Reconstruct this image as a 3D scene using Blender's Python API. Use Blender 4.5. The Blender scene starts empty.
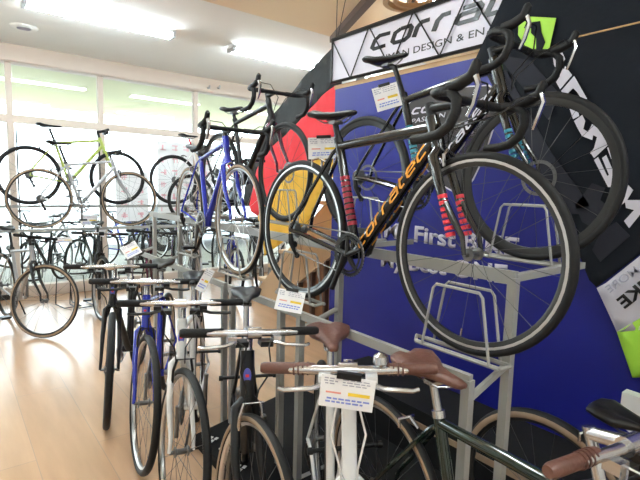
import bpy, bmesh, math, random
from mathutils import Vector, Matrix
random.seed(7)
scene = bpy.context.scene
col = scene.collection
PI = math.pi
# ------------------------------------------------------------------ camera
F = 470.0
CH = 1.45
def _axes():
    p, r, h = [math.radians(a) for a in (6.4, 1.5, 38.5)]
    cp, sp, cr, sr = math.cos(p), math.sin(p), math.cos(r), math.sin(r)
    M = Matrix(((1, 0, 0), (0, -sp, -cp), (0, cp, -sp)))
    M = Matrix(((cr, -sr, 0), (sr, cr, 0), (0, 0, 1))) @ M
    Q = Matrix(((math.cos(h), math.sin(h), 0), (-math.sin(h), math.cos(h), 0), (0, 0, 1)))
    return M @ Q.transposed()
AX = _axes()
EYE = Vector((0, 0, CH))
cam_d = bpy.data.cameras.new('camera'); cam = bpy.data.objects.new('camera', cam_d); col.objects.link(cam)
cam_d.sensor_width = 36; cam_d.lens = F / 640 * 36; cam_d.clip_start = 0.02
cam.matrix_world = Matrix.Translation(EYE) @ Matrix((AX[0], -AX[1], -AX[2])).transposed().to_4x4()
scene.camera = cam
# ------------------------------------------------------------------ world, exposure
world = bpy.data.worlds.new('world'); scene.world = world; world.use_nodes = True
bg = world.node_tree.nodes['Background']; bg.inputs[0].default_value = (0.82, 0.92, 1.0, 1); bg.inputs[1].default_value = 5.0
scene.view_settings.view_transform = 'Standard'; scene.view_settings.look = 'None'
scene.view_settings.gamma = 1; scene.view_settings.use_curve_mapping = False
scene.view_settings.exposure = 0.95
TUBE_POWER = 12.0

# ------------------------------------------------------------------ pixel rays -> points on real planes (measuring only)
def ray(x, y): return AX.transposed() @ Vector(((x - 320) / F, (y - 240) / F, 1.0))
def onX(x, y, X): d = ray(x, y); return EYE + d * (X / d.x)
def onY(x, y, Y): d = ray(x, y); return EYE + d * (Y / d.y)
def onZ(x, y, Z): d = ray(x, y); return EYE + d * ((Z - CH) / d.z)
def atD(x, y, D): return EYE + ray(x, y) * D

# ------------------------------------------------------------------ materials
MATS = {}
def mat(name, c, rough=0.5, metal=0.0, noise=0.0, scale=20.0, bump=0.0, spec=0.5, coat=0.0, c2=None):
    if name in MATS: return MATS[name]
    m = bpy.data.materials.new(name); m.use_nodes = True; nt = m.node_tree; b = nt.nodes['Principled BSDF']
    b.inputs['Base Color'].default_value = (*c, 1); b.inputs['Roughness'].default_value = rough
    b.inputs['Metallic'].default_value = metal; b.inputs['Specular IOR Level'].default_value = spec
    b.inputs['Coat Weight'].default_value = coat
    if noise or bump:
        tc = nt.nodes.new('ShaderNodeTexCoord'); n = nt.nodes.new('ShaderNodeTexNoise')
        n.inputs['Scale'].default_value = scale; n.inputs['Detail'].default_value = 4
        nt.links.new(tc.outputs['Object'], n.inputs['Vector'])
        if noise:
            mx = nt.nodes.new('ShaderNodeMix'); mx.data_type = 'RGBA'
            k = c2 or tuple(max(0, x * (1 - noise)) for x in c)
            mx.inputs[6].default_value = (*c, 1); mx.inputs[7].default_value = (*k, 1)
            nt.links.new(n.outputs['Fac'], mx.inputs[0]); nt.links.new(mx.outputs[2], b.inputs['Base Color'])
        if bump:
            bp = nt.nodes.new('ShaderNodeBump'); bp.inputs['Strength'].default_value = bump; bp.inputs['Distance'].default_value = 0.02
            nt.links.new(n.outputs['Fac'], bp.inputs['Height']); nt.links.new(bp.outputs[0], b.inputs['Normal'])
    MATS[name] = m
    return m
def emis(name, c, s):
    m = bpy.data.materials.new(name); m.use_nodes = True; nt = m.node_tree; b = nt.nodes['Principled BSDF']
    b.inputs['Base Color'].default_value = (*c, 1); b.inputs['Emission Color'].default_value = (*c, 1); b.inputs['Emission Strength'].default_value = s
    MATS[name] = m; return m
def glass_mat():
    m = bpy.data.materials.new('window_glass'); m.use_nodes = True; nt = m.node_tree; nt.nodes.clear()
    o = nt.nodes.new('ShaderNodeOutputMaterial'); mx = nt.nodes.new('ShaderNodeMixShader')
    t = nt.nodes.new('ShaderNodeBsdfTransparent'); g = nt.nodes.new('ShaderNodeBsdfGlossy'); f = nt.nodes.new('ShaderNodeFresnel')
    t.inputs[0].default_value = (0.95, 0.98, 0.97, 1); g.inputs['Roughness'].default_value = 0.0; f.inputs[0].default_value = 1.55
    nt.links.new(f.outputs[0], mx.inputs[0]); nt.links.new(t.outputs[0], mx.inputs[1]); nt.links.new(g.outputs[0], mx.inputs[2]); nt.links.new(mx.outputs[0], o.inputs[0])
    MATS['glass'] = m; return m
glass_mat()
def floor_mat():
    m = bpy.data.materials.new('floor_wood'); m.use_nodes = True; nt = m.node_tree; b = nt.nodes['Principled BSDF']
    tc = nt.nodes.new('ShaderNodeTexCoord'); mp = nt.nodes.new('ShaderNodeMapping'); mp.inputs['Rotation'].default_value = (0, 0, PI / 2)
    br = nt.nodes.new('ShaderNodeTexBrick'); br.inputs['Scale'].default_value = 1.0; br.inputs['Brick Width'].default_value = 1.8; br.inputs['Row Height'].default_value = 0.3
    br.inputs['Mortar Size'].default_value = 0.002; br.inputs['Mortar'].default_value = (0.50, 0.36, 0.26, 1)
    br.inputs['Color1'].default_value = (0.70, 0.455, 0.29, 1); br.inputs['Color2'].default_value = (0.65, 0.41, 0.25, 1)
    n = nt.nodes.new('ShaderNodeTexNoise'); n.inputs['Scale'].default_value = 3.0; n.inputs['Detail'].default_value = 6
    mp2 = nt.nodes.new('ShaderNodeMapping'); mp2.inputs['Scale'].default_value = (4, 0.5, 1)
    mx = nt.nodes.new('ShaderNodeMix'); mx.data_type = 'RGBA'; mx.blend_type = 'MULTIPLY'; mx.inputs[0].default_value = 0.35
    nt.links.new(tc.outputs['Object'], mp.inputs[0]); nt.links.new(mp.outputs[0], br.inputs[0])
    nt.links.new(tc.outputs['Object'], mp2.inputs[0]); nt.links.new(mp2.outputs[0], n.inputs[0])
    nt.links.new(br.outputs[0], mx.inputs[6]); nt.links.new(n.outputs[0], mx.inputs[7]); nt.links.new(mx.outputs[2], b.inputs['Base Color'])
    b.inputs['Roughness'].default_value = 0.22; b.inputs['Specular IOR Level'].default_value = .7
    MATS['floor'] = m; return m
floor_mat()
mat('ceiling', (0.94, 0.97, 0.96), 0.9, noise=0.04, scale=3)
mat('warm_ceiling', (0.95, 0.80, 0.58), 0.9, noise=0.06, scale=3)
mat('beam', (0.70, 0.60, 0.52), 0.6, noise=0.06, scale=8)
mat('plaster', (0.80, 0.78, 0.74), 0.9, noise=0.05, scale=5)
mat('black', (0.009, 0.009, 0.010), 0.38, spec=.35); mat('gloss_black', (0.008, 0.008, 0.009), 0.18, coat=0.6)
mat('rubber', (0.013, 0.013, 0.014), 0.6, noise=0.3, scale=60, spec=.3); mat('matte_black', (.008, .008, .009), .8, spec=.2); mat('tan_wall', (0.33, 0.23, 0.15), 0.7, noise=0.2, scale=40)
mat('tape', (0.010, 0.010, 0.011), 0.6, spec=.3, bump=0.2, scale=120)
mat('silver', (0.60, 0.61, 0.63), 0.24, 1.0); mat('rim_silver', (0.58, 0.58, 0.58), 0.3, 0.95); mat('rim_black', (0.02, 0.02, 0.02), 0.3)
mat('steel_dark', (0.20, 0.20, 0.20), 0.35, 0.9); mat('spoke_dark', (0.10, 0.10, 0.10), 0.4, 0.7); mat('spoke', (0.6, 0.6, 0.6), 0.3, 0.9)
mat('blue', (0.022, 0.035, 0.38), 0.2, coat=0.5); mat('white', (0.80, 0.80, 0.80), 0.25, coat=0.4); mat('lime', (0.38, 0.46, 0.10), 0.3)
mat('grey_silver', (0.42, 0.42, 0.43), 0.3, 0.3); mat('purple_black', (0.075, 0.012, 0.03), 0.2, coat=0.5); mat('teal', (0.02, 0.22, 0.30), 0.3)
mat('green_black', (0.006, 0.018, 0.013), 0.12, coat=0.7); mat('brown', (0.12, 0.048, 0.034), 0.45, bump=0.15, scale=70)
mat('rack', (0.34, 0.34, 0.32), 0.45, noise=0.12, scale=15); mat('orange', (0.80, 0.33, 0.02), 0.5); mat('dark_red', (.30, .01, .03), .4); mat('red', (0.70, 0.03, 0.05), 0.4)
mat('paper', (0.95, 0.95, 0.97), 0.7); mat('yellow', (0.92, 0.66, 0.05), 0.6); mat('ink_blue', (0.25, 0.32, 0.75), 0.6); mat('ink_grey', (0.45, 0.45, 0.55), 0.6); mat('ink_red', (0.85, 0.35, 0.3), 0.6)
mat('blue_cloth', (0.007, 0.011, 0.225), 0.45, noise=0.10, scale=2.5, bump=0.08)
mat('black_cloth', (0.008, 0.010, 0.015), 0.85, spec=.2, bump=0.35, scale=7); mat('grey_print', (0.022, 0.023, 0.032), 0.8, spec=.2); mat('white_print', (0.62, 0.60, 0.68), 0.7)
mat('flag_black', (0.030, 0.035, 0.038), 0.8, bump=0.5, scale=8); mat('flag_red', (0.80, 0.045, 0.06), 0.8, bump=0.5, scale=8); mat('flag_gold', (0.85, 0.50, 0.06), 0.8, bump=0.5, scale=8)
mat('sign_white', (0.68, 0.65, 0.74), 0.5); mat('green_print', (0.35, 0.66, 0.05), 0.6); mat('badge_grey', (0.032, 0.026, 0.028), 0.6); mat('violet', (0.10, 0.05, 0.45), 0.5)
mat('tan_wood', (0.62, 0.44, 0.27), 0.55, noise=0.08, scale=4); mat('brown_wood', (0.32, 0.15, 0.07), 0.45, noise=0.35, scale=9); mat('dark_wood', (0.10, 0.055, 0.04), 0.5, noise=0.3, scale=9)
mat('light_wood', (0.66, 0.40, 0.19), 0.5, noise=0.3, scale=12); mat('pink', (0.90, 0.50, 0.55), 0.8)
mat('pavement', (0.45, 0.45, 0.44), 0.9, noise=0.1, scale=3); mat('eave', (0.58, 0.55, 0.33), 0.8, noise=0.05, scale=3); mat('far_wall', (0.92, 0.93, 0.93), 0.9, noise=0.05, scale=2)
mat('hedge', (0.20, 0.30, 0.14), 0.9, noise=0.6, scale=12, bump=0.8); mat('car_paint', (0.62, 0.68, 0.74), 0.2, 0.4); mat('car_glass', (0.05, 0.07, 0.09), 0.05)
def paper_mat():
    m = mat('poster', (0.92, 0.90, 0.90), 0.9); nt = m.node_tree; b = nt.nodes['Principled BSDF']; o = nt.nodes['Material Output']
    t = nt.nodes.new('ShaderNodeBsdfTranslucent'); t.inputs[0].default_value = (0.92, 0.90, 0.90, 1); x = nt.nodes.new('ShaderNodeMixShader'); x.inputs[0].default_value = .6
    nt.links.new(b.outputs[0], x.inputs[1]); nt.links.new(t.outputs[0], x.inputs[2]); nt.links.new(x.outputs[0], o.inputs['Surface'])
paper_mat()
emis('tube_glow', (0.86, 0.96, 1.0), TUBE_POWER * 3.2)
mat('lamp_red', (0.75, 0.02, 0.03), 0.15, coat=0.5)
mat('decal_blue', (0.08, 0.10, 0.45), 0.4)

# ------------------------------------------------------------------ mesh builder
class MB:
    def __init__(s, T=None): s.v = []; s.f = []; s.m = []; s.T = T
    def add(s, vs, fs, mi=0):
        o = len(s.v)
        for p in vs:
            p = Vector(p); s.v.append(s.T @ p if s.T else p)
        for f in fs: s.f.append([o + i for i in f]); s.m.append(mi)
    def tube(s, pts, r, n=8, closed=False, mi=0, sy=1.0):
        pts = [Vector(p) for p in pts]
        q = [pts[0]]
        for p in pts[1:]:
            if (p - q[-1]).length > 1e-6: q.append(p)
        pts = q; k = len(pts)
        rs = r if isinstance(r, (list, tuple)) else [r] * k
        if len(rs) != k: rs = [rs[0] + (rs[-1] - rs[0]) * i / (k - 1) for i in range(k)]
        vs = []; up = None
        for i, p in enumerate(pts):
            if closed: d = pts[(i + 1) % k] - pts[i - 1]
            else: d = pts[min(i + 1, k - 1)] - pts[max(i - 1, 0)]
            d.normalize()
            if up is None:
                up = Vector((0, 0, 1)) if abs(d.z) < 0.9 else Vector((1, 0, 0))
            a = d.cross(up)
            if a.length < 1e-5: a = d.cross(Vector((0, 1, 0)))
            a.normalize(); b = a.cross(d); up = b
            for j in range(n):
                t = 2 * PI * j / n
                vs.append(p + a * math.cos(t) * rs[i] * sy + b * math.sin(t) * rs[i])
        fs = []
        for i in range(k if closed else k - 1):
            for j in range(n):
                i2 = (i + 1) % k
                fs.append((i * n + j, i * n + (j + 1) % n, i2 * n + (j + 1) % n, i2 * n + j))
        if not closed: fs.append(tuple(range(n))[::-1]); fs.append(tuple((k - 1) * n + j for j in range(n)))
        s.add(vs, fs, mi); return s
    def box(s, c, size, R=None, mi=0):
        c = Vector(c); h = Vector(size) / 2; vs = []
        for x in (-1, 1):
            for y in (-1, 1):
                for z in (-1, 1):
                    p = Vector((x * h.x, y * h.y, z * h.z))
                    if R: p = R @ p
                    vs.append(c + p)
        s.add(vs, [(0, 1, 3, 2), (4, 6, 7, 5), (0, 4, 5, 1), (2, 3, 7, 6), (0, 2, 6, 4), (1, 5, 7, 3)], mi); return s
    def ring(s, c, R, prof, n=48, mi=0, mis=None):
        # revolve closed profile [(dr, dy)] about the y axis through c
        c = Vector(c); k = len(prof); vs = []
        for i in range(n):
            t = 2 * PI * i / n
            for dr, dy in prof: vs.append(c + Vector(((R + dr) * math.cos(t), dy, (R + dr) * math.sin(t))))
        for j in range(k):
            fs = []
            for i in range(n):
                i2 = (i + 1) % n; j2 = (j + 1) % k
                fs.append((i * k + j, i * k + j2, i2 * k + j2, i2 * k + j))
            base = len(s.v)
            if j == 0: s.add(vs, fs, mis[j] if mis else mi); b0 = base
            else:
                for f in fs: s.f.append([b0 + q for q in f]); s.m.append(mis[j] if mis else mi)
        return s
    def prism(s, poly, th, mi=0):
        # poly: 3D planar outline, extruded by vector th
        th = Vector(th); n = len(poly); vs = [Vector(p) for p in poly] + [Vector(p) + th for p in poly]
        fs = [tuple(range(n)), tuple(range(2 * n - 1, n - 1, -1))] + [(i, i + n, (i + 1) % n + n, (i + 1) % n) for i in range(n)]
        s.add(vs, fs, mi); return s
    def build(s, name, mats, parent=None, smooth=True):
        me = bpy.data.meshes.new(name); me.from_pydata([tuple(p) for p in s.v], [], s.f)
        if not isinstance(mats, (list, tuple)): mats = [mats]
        for m in mats: me.materials.append(MATS[m])
        for p, i in zip(me.polygons, s.m): p.material_index = i; p.use_smooth = False
        bm = bmesh.new(); bm.from_mesh(me); bmesh.ops.recalc_face_normals(bm, faces=bm.faces)
        if any(len(f.verts) > 4 for f in bm.faces): bmesh.ops.triangulate(bm, faces=[f for f in bm.faces if len(f.verts) > 8])
        if smooth:
            for f in bm.faces: f.smooth = True
            for e in bm.edges:
                if len(e.link_faces) == 2 and e.calc_face_angle(0) > 0.8: e.smooth = False
        bm.to_mesh(me); bm.free()
        return link(name, me, parent)
def link(name, me, parent=None):
    o = bpy.data.objects.new(name, me); col.objects.link(o)
    if parent: o.parent = parent
    return o
def tag(o, label, cat, group=None):
    o['label'] = label; o['category'] = cat
    if group: o['group'] = group
    return o
def struct(o): o['kind'] = 'structure'; return o
def empty(name, loc, rz, label, cat, group=None):
    o = bpy.data.objects.new(name, None); col.objects.link(o); o.empty_display_size = 0.05
    o.location = loc; o.rotation_euler = (0, 0, rz); return tag(o, label, cat, group)
def local(parent, mb):
    M = parent.matrix_basis.inverted(); mb.v = [M @ p for p in mb.v]; return mb

def text_mesh(body, bold=0.0, shear=0.0):
    c = bpy.data.curves.new('t', 'FONT'); c.body = body; c.offset = bold; c.shear = shear; c.resolution_u = 3; c.extrude = 0.0
    o = bpy.data.objects.new('t', c); col.objects.link(o)
    dg = bpy.context.evaluated_depsgraph_get(); dg.update()
    me = bpy.data.meshes.new_from_object(o.evaluated_get(dg)); bpy.data.objects.remove(o); 
    return me
def place_text(name, body, O, X, Y, w, h, m, parent=None, bold=0.0, shear=0.0, lift=0.0, thick=0.0015):
    """lay writing on a plane: O lower-left corner, X reading direction, Y up direction, w x h real size"""
    me = text_mesh(body, bold, shear)
    return _fit(name, me, O, X, Y, w, h, m, parent, lift, thick)
def _fit(name, me, O, X, Y, w, h, m, parent, lift, thick):
    xs = [v.co.x for v in me.vertices]; ys = [v.co.y for v in me.vertices]
    x0, x1, y0, y1 = min(xs), max(xs), min(ys), max(ys)
    X = Vector(X).normalized(); Y = Vector(Y).normalized(); N = X.cross(Y); O = Vector(O)
    for v in me.vertices:
        v.co = O + X * ((v.co.x - x0) / (x1 - x0) * w) + Y * ((v.co.y - y0) / (y1 - y0) * h) + N * lift
    bm = bmesh.new(); bm.from_mesh(me)
    r = bmesh.ops.extrude_face_region(bm, geom=bm.faces[:])
    bmesh.ops.translate(bm, vec=N * thick, verts=[e for e in r['geom'] if isinstance(e, bmesh.types.BMVert)])
    bmesh.ops.recalc_face_normals(bm, faces=bm.faces)
    bm.to_mesh(me); bm.free(); me.materials.clear(); me.materials.append(MATS[m])
    if parent: me.transform(parent.matrix_basis.inverted() if parent.parent is None else Matrix())
    return link(name, me, parent)
# angular wide stroke letters used for the round italic maker's lettering
GL = {'c': [[(1, .95), (.3, 1), (.05, .75), (0, .2), (.2, 0), (.95, .02)]],
      'o': [[(.3, 1), (.85, 1), (1, .8), (1, .2), (.8, 0), (.2, 0), (0, .2), (0, .8), (.3, 1)]],
      'r': [[(0, -.02), (0, .7), (.25, 1), (.8, 1)]],
      'a': [[(.1, 1), (.85, 1), (1, .8), (1, 0), (.2, 0), (0, .15), (0, .45), (.2, .6), (.95, .6)]],
      't': [[(.2, 1.3), (.1, .2), (.3, 0), (.8, 0)], [(0, 1), (.8, 1)]],
      'e': [[(.02, .52), (1, .52), (1, .8), (.8, 1), (.2, 1), (0, .8), (0, .2), (.2, 0), (.95, .02)]]}
def stroke_text(name, body, O, X, Y, w, h, m, parent, lift=0.0, thick=0.002, sw=0.24):
    bm_v = []; bm_f = []
    x = 0
    for ch in body:
        wd = {'r': .85, 't': .8}.get(ch, 1.15)
        for st in GL[ch]:
            P = [Vector((a * wd + x + b * .30, b, 0)) for a, b in st]
            n = len(P); L = []
            for i in range(n):
                d0 = (P[i] - P[i - 1]).normalized() if i else (P[1] - P[0]).normalized()
                d1 = (P[i + 1] - P[i]).normalized() if i < n - 1 else d0
                t = (d0 + d1).normalized(); nn = Vector((-t.y, t.x, 0)); k = sw / 2 / max(.6, nn.dot(Vector((-d0.y, d0.x, 0))))
                L.append((P[i] + nn * k, P[i] - nn * k))
            for i in range(n - 1):
                o = len(bm_v); bm_v += [L[i][0], L[i][1], L[i + 1][1], L[i + 1][0]]; bm_f.append((o, o + 1, o + 2, o + 3))
        x += wd + .42
    me = bpy.data.meshes.new(name); me.from_pydata([tuple(v) for v in bm_v], [], bm_f)
    return _fit(name, me, O, X, Y, w, h, m, parent, lift, thick)

# ------------------------------------------------------------------ ROOM
W = 6.75; HC = 3.0; WV = 2.42
LX, RX, BY = -2.6, 6.2, -2.4
def slab(name, x0, x1, y0, y1, z0, z1, m): return struct(MB().box(((x0 + x1) / 2, (y0 + y1) / 2, (z0 + z1) / 2), (x1 - x0, y1 - y0, z1 - z0)).build(name, m, smooth=False))
slab('floor', LX, RX, BY, W + .1, -.1, 0, 'floor')
YB = 3.93
slab('ceiling', LX, RX, YB, W + .1, HC, HC + .1, 'ceiling')
slab('ceiling_front', LX, RX, BY, YB, HC, HC + .1, 'warm_ceiling')
slab('wall_left', LX - .1, LX, BY, W + .1, 0, HC, 'plaster')
slab('wall_back', LX, RX, BY - .1, BY, 0, HC, 'plaster')
slab('wall_right', RX, RX + .1, BY, W + .1, 0, HC, 'plaster')
# window front
zh = onY(100, 77, W).z; zt = onY(200, 135, W).z
slab('trim_1', LX, RX, W - .10, W + .1, zh, HC, 'beam')                       # header above the glazing
slab('trim_2', LX, RX, W - .13, W - .10, zh + .01, zh + .045, 'beam')
zt0, zt1 = zt - .06, zt + .03
slab('trim_3', LX, RX, W - .02, W + .08, zt0, zt1, 'beam')                    # transom
slab('trim_4', LX, RX, W - .04, W + .1, 0, .14, 'beam')
xs = [-2.6, -.95, onY(11, 140, W).x, onY(101, 125, W).x, 2.95, 4.55, RX - .04]
n = 5
for i, x in enumerate(xs):
    slab('trim_%d' % n, x - .035, x + .035, W - .05, W + .09, .14, zt0, 'beam'); n += 1
    slab('trim_%d' % n, x - .03, x + .03, W - .03, W + .07, zt1, zh, 'beam'); n += 1
k = 1
for a, b in zip(xs[:-1], xs[1:]):
    slab('window_%d' % k, a + .035, b - .035, W + .02, W + .026, .14, zt0, 'glass'); k += 1
    slab('window_%d' % k, a + .03, b - .03, W + .02, W + .026, zt1, zh, 'glass'); k += 1
# dark threshold strip at the foot of the glass and door frame line
slab('trim_%d' % n, LX, .62, W - .07, W - .04, 0, .06, 'black'); n += 1
d = MB()
a = onY(16, 127, W - .06); b = onY(78, 132, W - .06); x1 = onY(99, 135, W - .06).x
d.tube([(a.x, W - .06, .02), (a.x, W - .06, a.z), (x1, W - .06, a.z), (x1, W - .06, .02)], .009, 4)
struct(d.build('door_1', 'black'))

# ------------------------------------------------------------------ outside
slab('ground_outside', -14, 22, W + .1, 30, -.12, -.02, 'pavement')
eave = MB().box((2, 9.25, 3.02), (22, 4.8, .1)); struct(eave.build('trim_%d' % n, 'eave', smooth=False)); n += 1
wl = MB().box((4, 24, 1.2), (40, .3, 2.6)).build('boundary_wall', 'far_wall', smooth=False); tag(wl, 'long pale wall across the street behind the shop window', 'wall')
def car(x, y, rz, label):
    r = empty('car', (x, y, -.02), rz, label, 'car')
    prof = [(-2.1, .25), (-2.15, .7), (-1.6, .9), (-1.1, 1.42), (.5, 1.45), (1.15, .95), (2.0, .8), (2.1, .3)]
    MB().prism([(px, -.82, pz) for px, pz in prof], (0, 1.64, 0)).build('body', 'car_paint', r, smooth=False)
    MB().prism([(px, -.83, pz) for px, pz in [(-1.35, .95), (-1.0, 1.34), (.42, 1.36), (.95, .97)]], (0, 1.66, 0)).build('side_window', 'car_glass', r, smooth=False)
    for wx in (-1.35, 1.3):
        for wy in (-.8, .8):
            wm = MB().ring((wx, wy, .32), .2, [(-.19, -.09), (.12, -.1), (.12, .1), (-.19, .09)], 24).build('wheel', 'rubber', r)
            MB().ring((wx, wy, .32), .1, [(-.09, -.11), (.08, -.11), (.08, .11), (-.09, .11)], 24).build('hubcap', 'silver', wm)
car(4.9, 11.0, .1, 'pale silver-blue car parked outside beyond the right part of the shop window')
# ------------------------------------------------------------------ ceiling lights
def tube_light(x, y, label):
    r = empty('ceiling_light', (x, y, HC), 0, label, 'light', 'bare twin fluorescent strip lights on the ceiling')
    MB().box((0, 0, -.02), (1.32, .11, .04)).build('housing', 'ceiling', r, smooth=False)
    for s in (-1, 1):
        MB().tube([(-.63, s * .045, -.062), (.63, s * .045, -.062)], .014, 8).build('tube', 'tube_glow', r)
        MB().box((s * .645, 0, -.05), (.03, .15, .055)).build('end_cap', 'grey_silver', r, smooth=False)
tl = onZ(103, 18, HC - .05)
for i, x in enumerate([tl.x + .03, tl.x + 2.0, tl.x + 3.97, tl.x - 1.94]):
    tube_light(x, 4.9, ['bright fluorescent strip light nearest the round ceiling vent', 'second glowing strip light from the left, beside the warm ceiling', 'strip light on the window side, behind the display wall', 'strip light on the window side, left of the round vent'][i])
for i, (x, y) in enumerate([(-.9, 2.4), (1.1, 2.4), (3.6, 2.6), (-.9, -.6), (1.2, -.7)]):  # last two are unseen fill lights, added to brighten the price cards
    tube_light(x, y, ['strip light over the left aisle in the middle of the shop', 'strip light over the floor rack', 'strip light behind the blue display panel', 'added unseen strip light over the left aisle at the rear', 'added unseen strip light over the rear of the right-hand rack'][i])
vp = onZ(24, 27, HC)
r = empty('ceiling_vent', (vp.x, vp.y, HC), 0, 'small round white ceiling vent with dark slots near the window header', 'vent')
V = Matrix.Rotation(PI / 2, 4, 'X')
MB(V).ring((0, 0, 0), .10, [(-.035, -.0), (-.03, -.02), (.02, -.012), (.03, 0)], 32).build('rim', 'ceiling', r)
g = MB()
for i in range(-2, 3): g.box((0, i * .024, -.012), (.12, .010, .012))
g.build('grille', 'ink_grey', r, smooth=False)
# small hooks on the header
for px in (208, 218):
    p = onY(px, 88, W - .13)
    tag(MB().tube([p, p + Vector((0, -.05, -.01)), p + Vector((0, -.06, .03))], .014, 8).build('hook', 'grey_silver'), 'small grey hook on the window header, %s of the pair' % ('left' if px == 208 else 'right'), 'hook', 'hooks on the window header')
# brown ceiling beam and timber
a = onZ(341, 34, HC - .06); b = onZ(381, -10, HC - .06)
d = (b - a).normalized(); s_ = Vector((-d.y, d.x, 0)) * .035
a = a - d * .3; b = b + d * .8
bb = MB().prism([a + s_, a - s_, b - s_, b + s_], (0, 0, .06)).build('trim_%d' % n, 'dark_wood', smooth=False); struct(bb); n += 1
wb0 = onZ(413, 2, HC - .2)
r = empty('ceiling_ornament', (wb0.x, wb0.y, HC), 0, 'pale wooden hoop and board hanging under the ceiling above the white sign', 'decoration')
MB(V).ring((0, -.18, 0), .20, [(-.018, -.02), (.018, -.02), (.018, .02), (-.018, .02)], 40).build('hoop', 'light_wood', r)
MB(V).ring((0, -.18, 0), .13, [(-.012, -.015), (.012, -.015), (.012, .015), (-.012, .015)], 40).build('inner_hoop', 'light_wood', r)
MB().box((.0, .05, -.10), (.9, .07, .05), Matrix.Rotation(.5, 3, 'Z')).build('board', 'light_wood', r, smooth=False)
MB().tube([(0, 0, 0), (0, 0, -.2)], .012).build('hanger', 'dark_wood', r)

# ------------------------------------------------------------------ posters on the glass
def poster(px0, py0, px1, py1, label, seed):
    a = onY(px0, py1, W - .07); b = onY(px1, py0, W - .07); rnd = random.Random(seed)
    w, h = b.x - a.x, b.z - a.z
    r = empty('window_poster', ((a.x + b.x) / 2, W + .01, a.z), 0, label, 'poster', 'handwritten posters on the window')
    MB().box((0, 0, h / 2), (w, .003, h)).build('sheet', 'poster', r, smooth=False)
    g = MB(); c = .15; nx = max(1, int(w / c)); nz = max(1, int(h / c))
    for i in range(nx):
        for j in range(nz):
            cx = -w / 2 + (i + .5) * w / nx; cz = (j + .5) * h / nz
            for q in range(2): g.box((cx, -.003, cz + rnd.uniform(-.035, .035)), (c * .55, .001, .012))
            for q in range(2): g.box((cx + rnd.uniform(-.035, .035), -.003, cz), (.012, .001, c * .5))
    g.build('brush_marks', 'pink', r, smooth=False)
poster(160, 145, 215, 215, 'large white poster with pink brush marks on the window behind the blue bicycle', 2)
poster(118, 172, 150, 222, 'white poster with pink brush marks on the window right of the grey and lime bicycles', 3)

# ------------------------------------------------------------------ STAIRCASE behind
sx = 3.0
r = empty('staircase', (sx, 4.2, 0), 0, 'tan staircase rising behind the blue display panel, brown timber below', 'staircase')
MB().prism([(0, 1.0, 0), (0, .52, 0), (0, -1.6, 1.44), (0, -1.6, 2.25)], (.05, 0, 0)).build('stringer', 'tan_wood', r, smooth=False)
MB().prism([(.03, .5, 0), (.03, -1.6, 1.43), (.03, -1.6, 0)], (.04, 0, 0)).build('side_panel', 'brown_wood', r, smooth=False)
for i in range(9): g = MB().prism([(.005 - .03, .35 - i * .22, .0), (.005 - .03, .32 - i * .22, 0), (.005 - .03, .32 - i * .22, .11 + i * .15), (.005 - .03, .35 - i * .22, .10 + i * .15)], (.05, 0, 0)); g.build('batten', 'dark_wood', r, smooth=False)
for i in range(11):
    MB().box((.45, .95 - i * .235, .09 + i * .2), (.85, .26, .04)).build('tread', 'tan_wood', r, smooth=False)

# ------------------------------------------------------------------ DISPLAY WALL: blue panel, badge, writing, sign, banners, flag
def plane_poly(pts, X): return [onX(px, py, X) for px, py in pts]
def cloth(name, pts, X, m, parent, amp=.012, th=.004, freq=9.0, seed=0):
    P = plane_poly(pts, X)
    me = bpy.data.meshes.new(name); bm = bmesh.new()
    vs = [bm.verts.new(p) for p in P]; f = bm.faces.new(vs)
    ys = [p.y for p in P]; zs = [p.z for p in P]
    geo = [f] + list(bm.edges) + list(bm.verts)
    def cut(co, no):
        bmesh.ops.bisect_plane(bm, geom=list(bm.faces) + list(bm.edges) + list(bm.verts), plane_co=co, plane_no=no)
    st = .07
    y = min(ys) + st
    while y < max(ys): cut((X, y, 0), (0, 1, 0)); y += st
    z = min(zs) + st
    while z < max(zs): cut((X, 0, z), (0, 0, 1)); z += st
    if amp:
        for v in bm.verts:
            a = v.co.y * freq + v.co.z * freq * .35 + seed
            v.co.x += amp * (math.sin(a) + .5 * math.sin(a * 2.3 + v.co.z * 3))
    r_ = bmesh.ops.extrude_face_region(bm, geom=list(bm.faces))
    bmesh.ops.translate(bm, vec=(th, 0, 0), verts=[e for e in r_['geom'] if isinstance(e, bmesh.types.BMVert)])
    bmesh.ops.recalc_face_normals(bm, faces=bm.faces)
    for f in bm.faces: f.smooth = True
    bm.to_mesh(me); bm.free(); me.materials.append(MATS[m])
    if parent: me.transform(parent.matrix_basis.inverted())
    return link(name, me, parent)
UX = (0, -1, 0); UZ = (0, 0, 1)
pa = onX(334, 88, WV); 
r = empty('blue_display_panel', (WV, 1.6, 0), 0, 'tall royal blue fabric display panel with white slogan and round-topped badge', 'display panel')
yl = onX(331, 240, WV).y; ztop = 2.21
local(r, MB().box((WV + .0155, (yl - .6) / 2, ztop / 2 + .01), (.03, yl + .6, ztop - .02))).build('panel', 'blue_cloth', r, smooth=False)
badge = [(406, 118), (407, 106), (415, 99), (431, 93.5), (450, 90), (470, 87), (488, 86), (497, 92), (497, 105), (492, 130), (484, 155), (473, 178), (461, 195), (445, 186), (428, 170), (415, 150), (409, 135)]
bo = plane_poly(badge, WV - .002); cc = sum(bo, Vector()) / len(bo)
MBo = MB().prism([cc + (p - cc) * 1.03 for p in bo], (.004, 0, 0)); ob = local(r, MBo).build('badge', 'white_print', r, smooth=False)
MB2 = MB().prism([p + Vector((-.002, 0, 0)) for p in bo], (.003, 0, 0)); local(r, MB2).build('badge_field', 'badge_grey', r, smooth=False)
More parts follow.
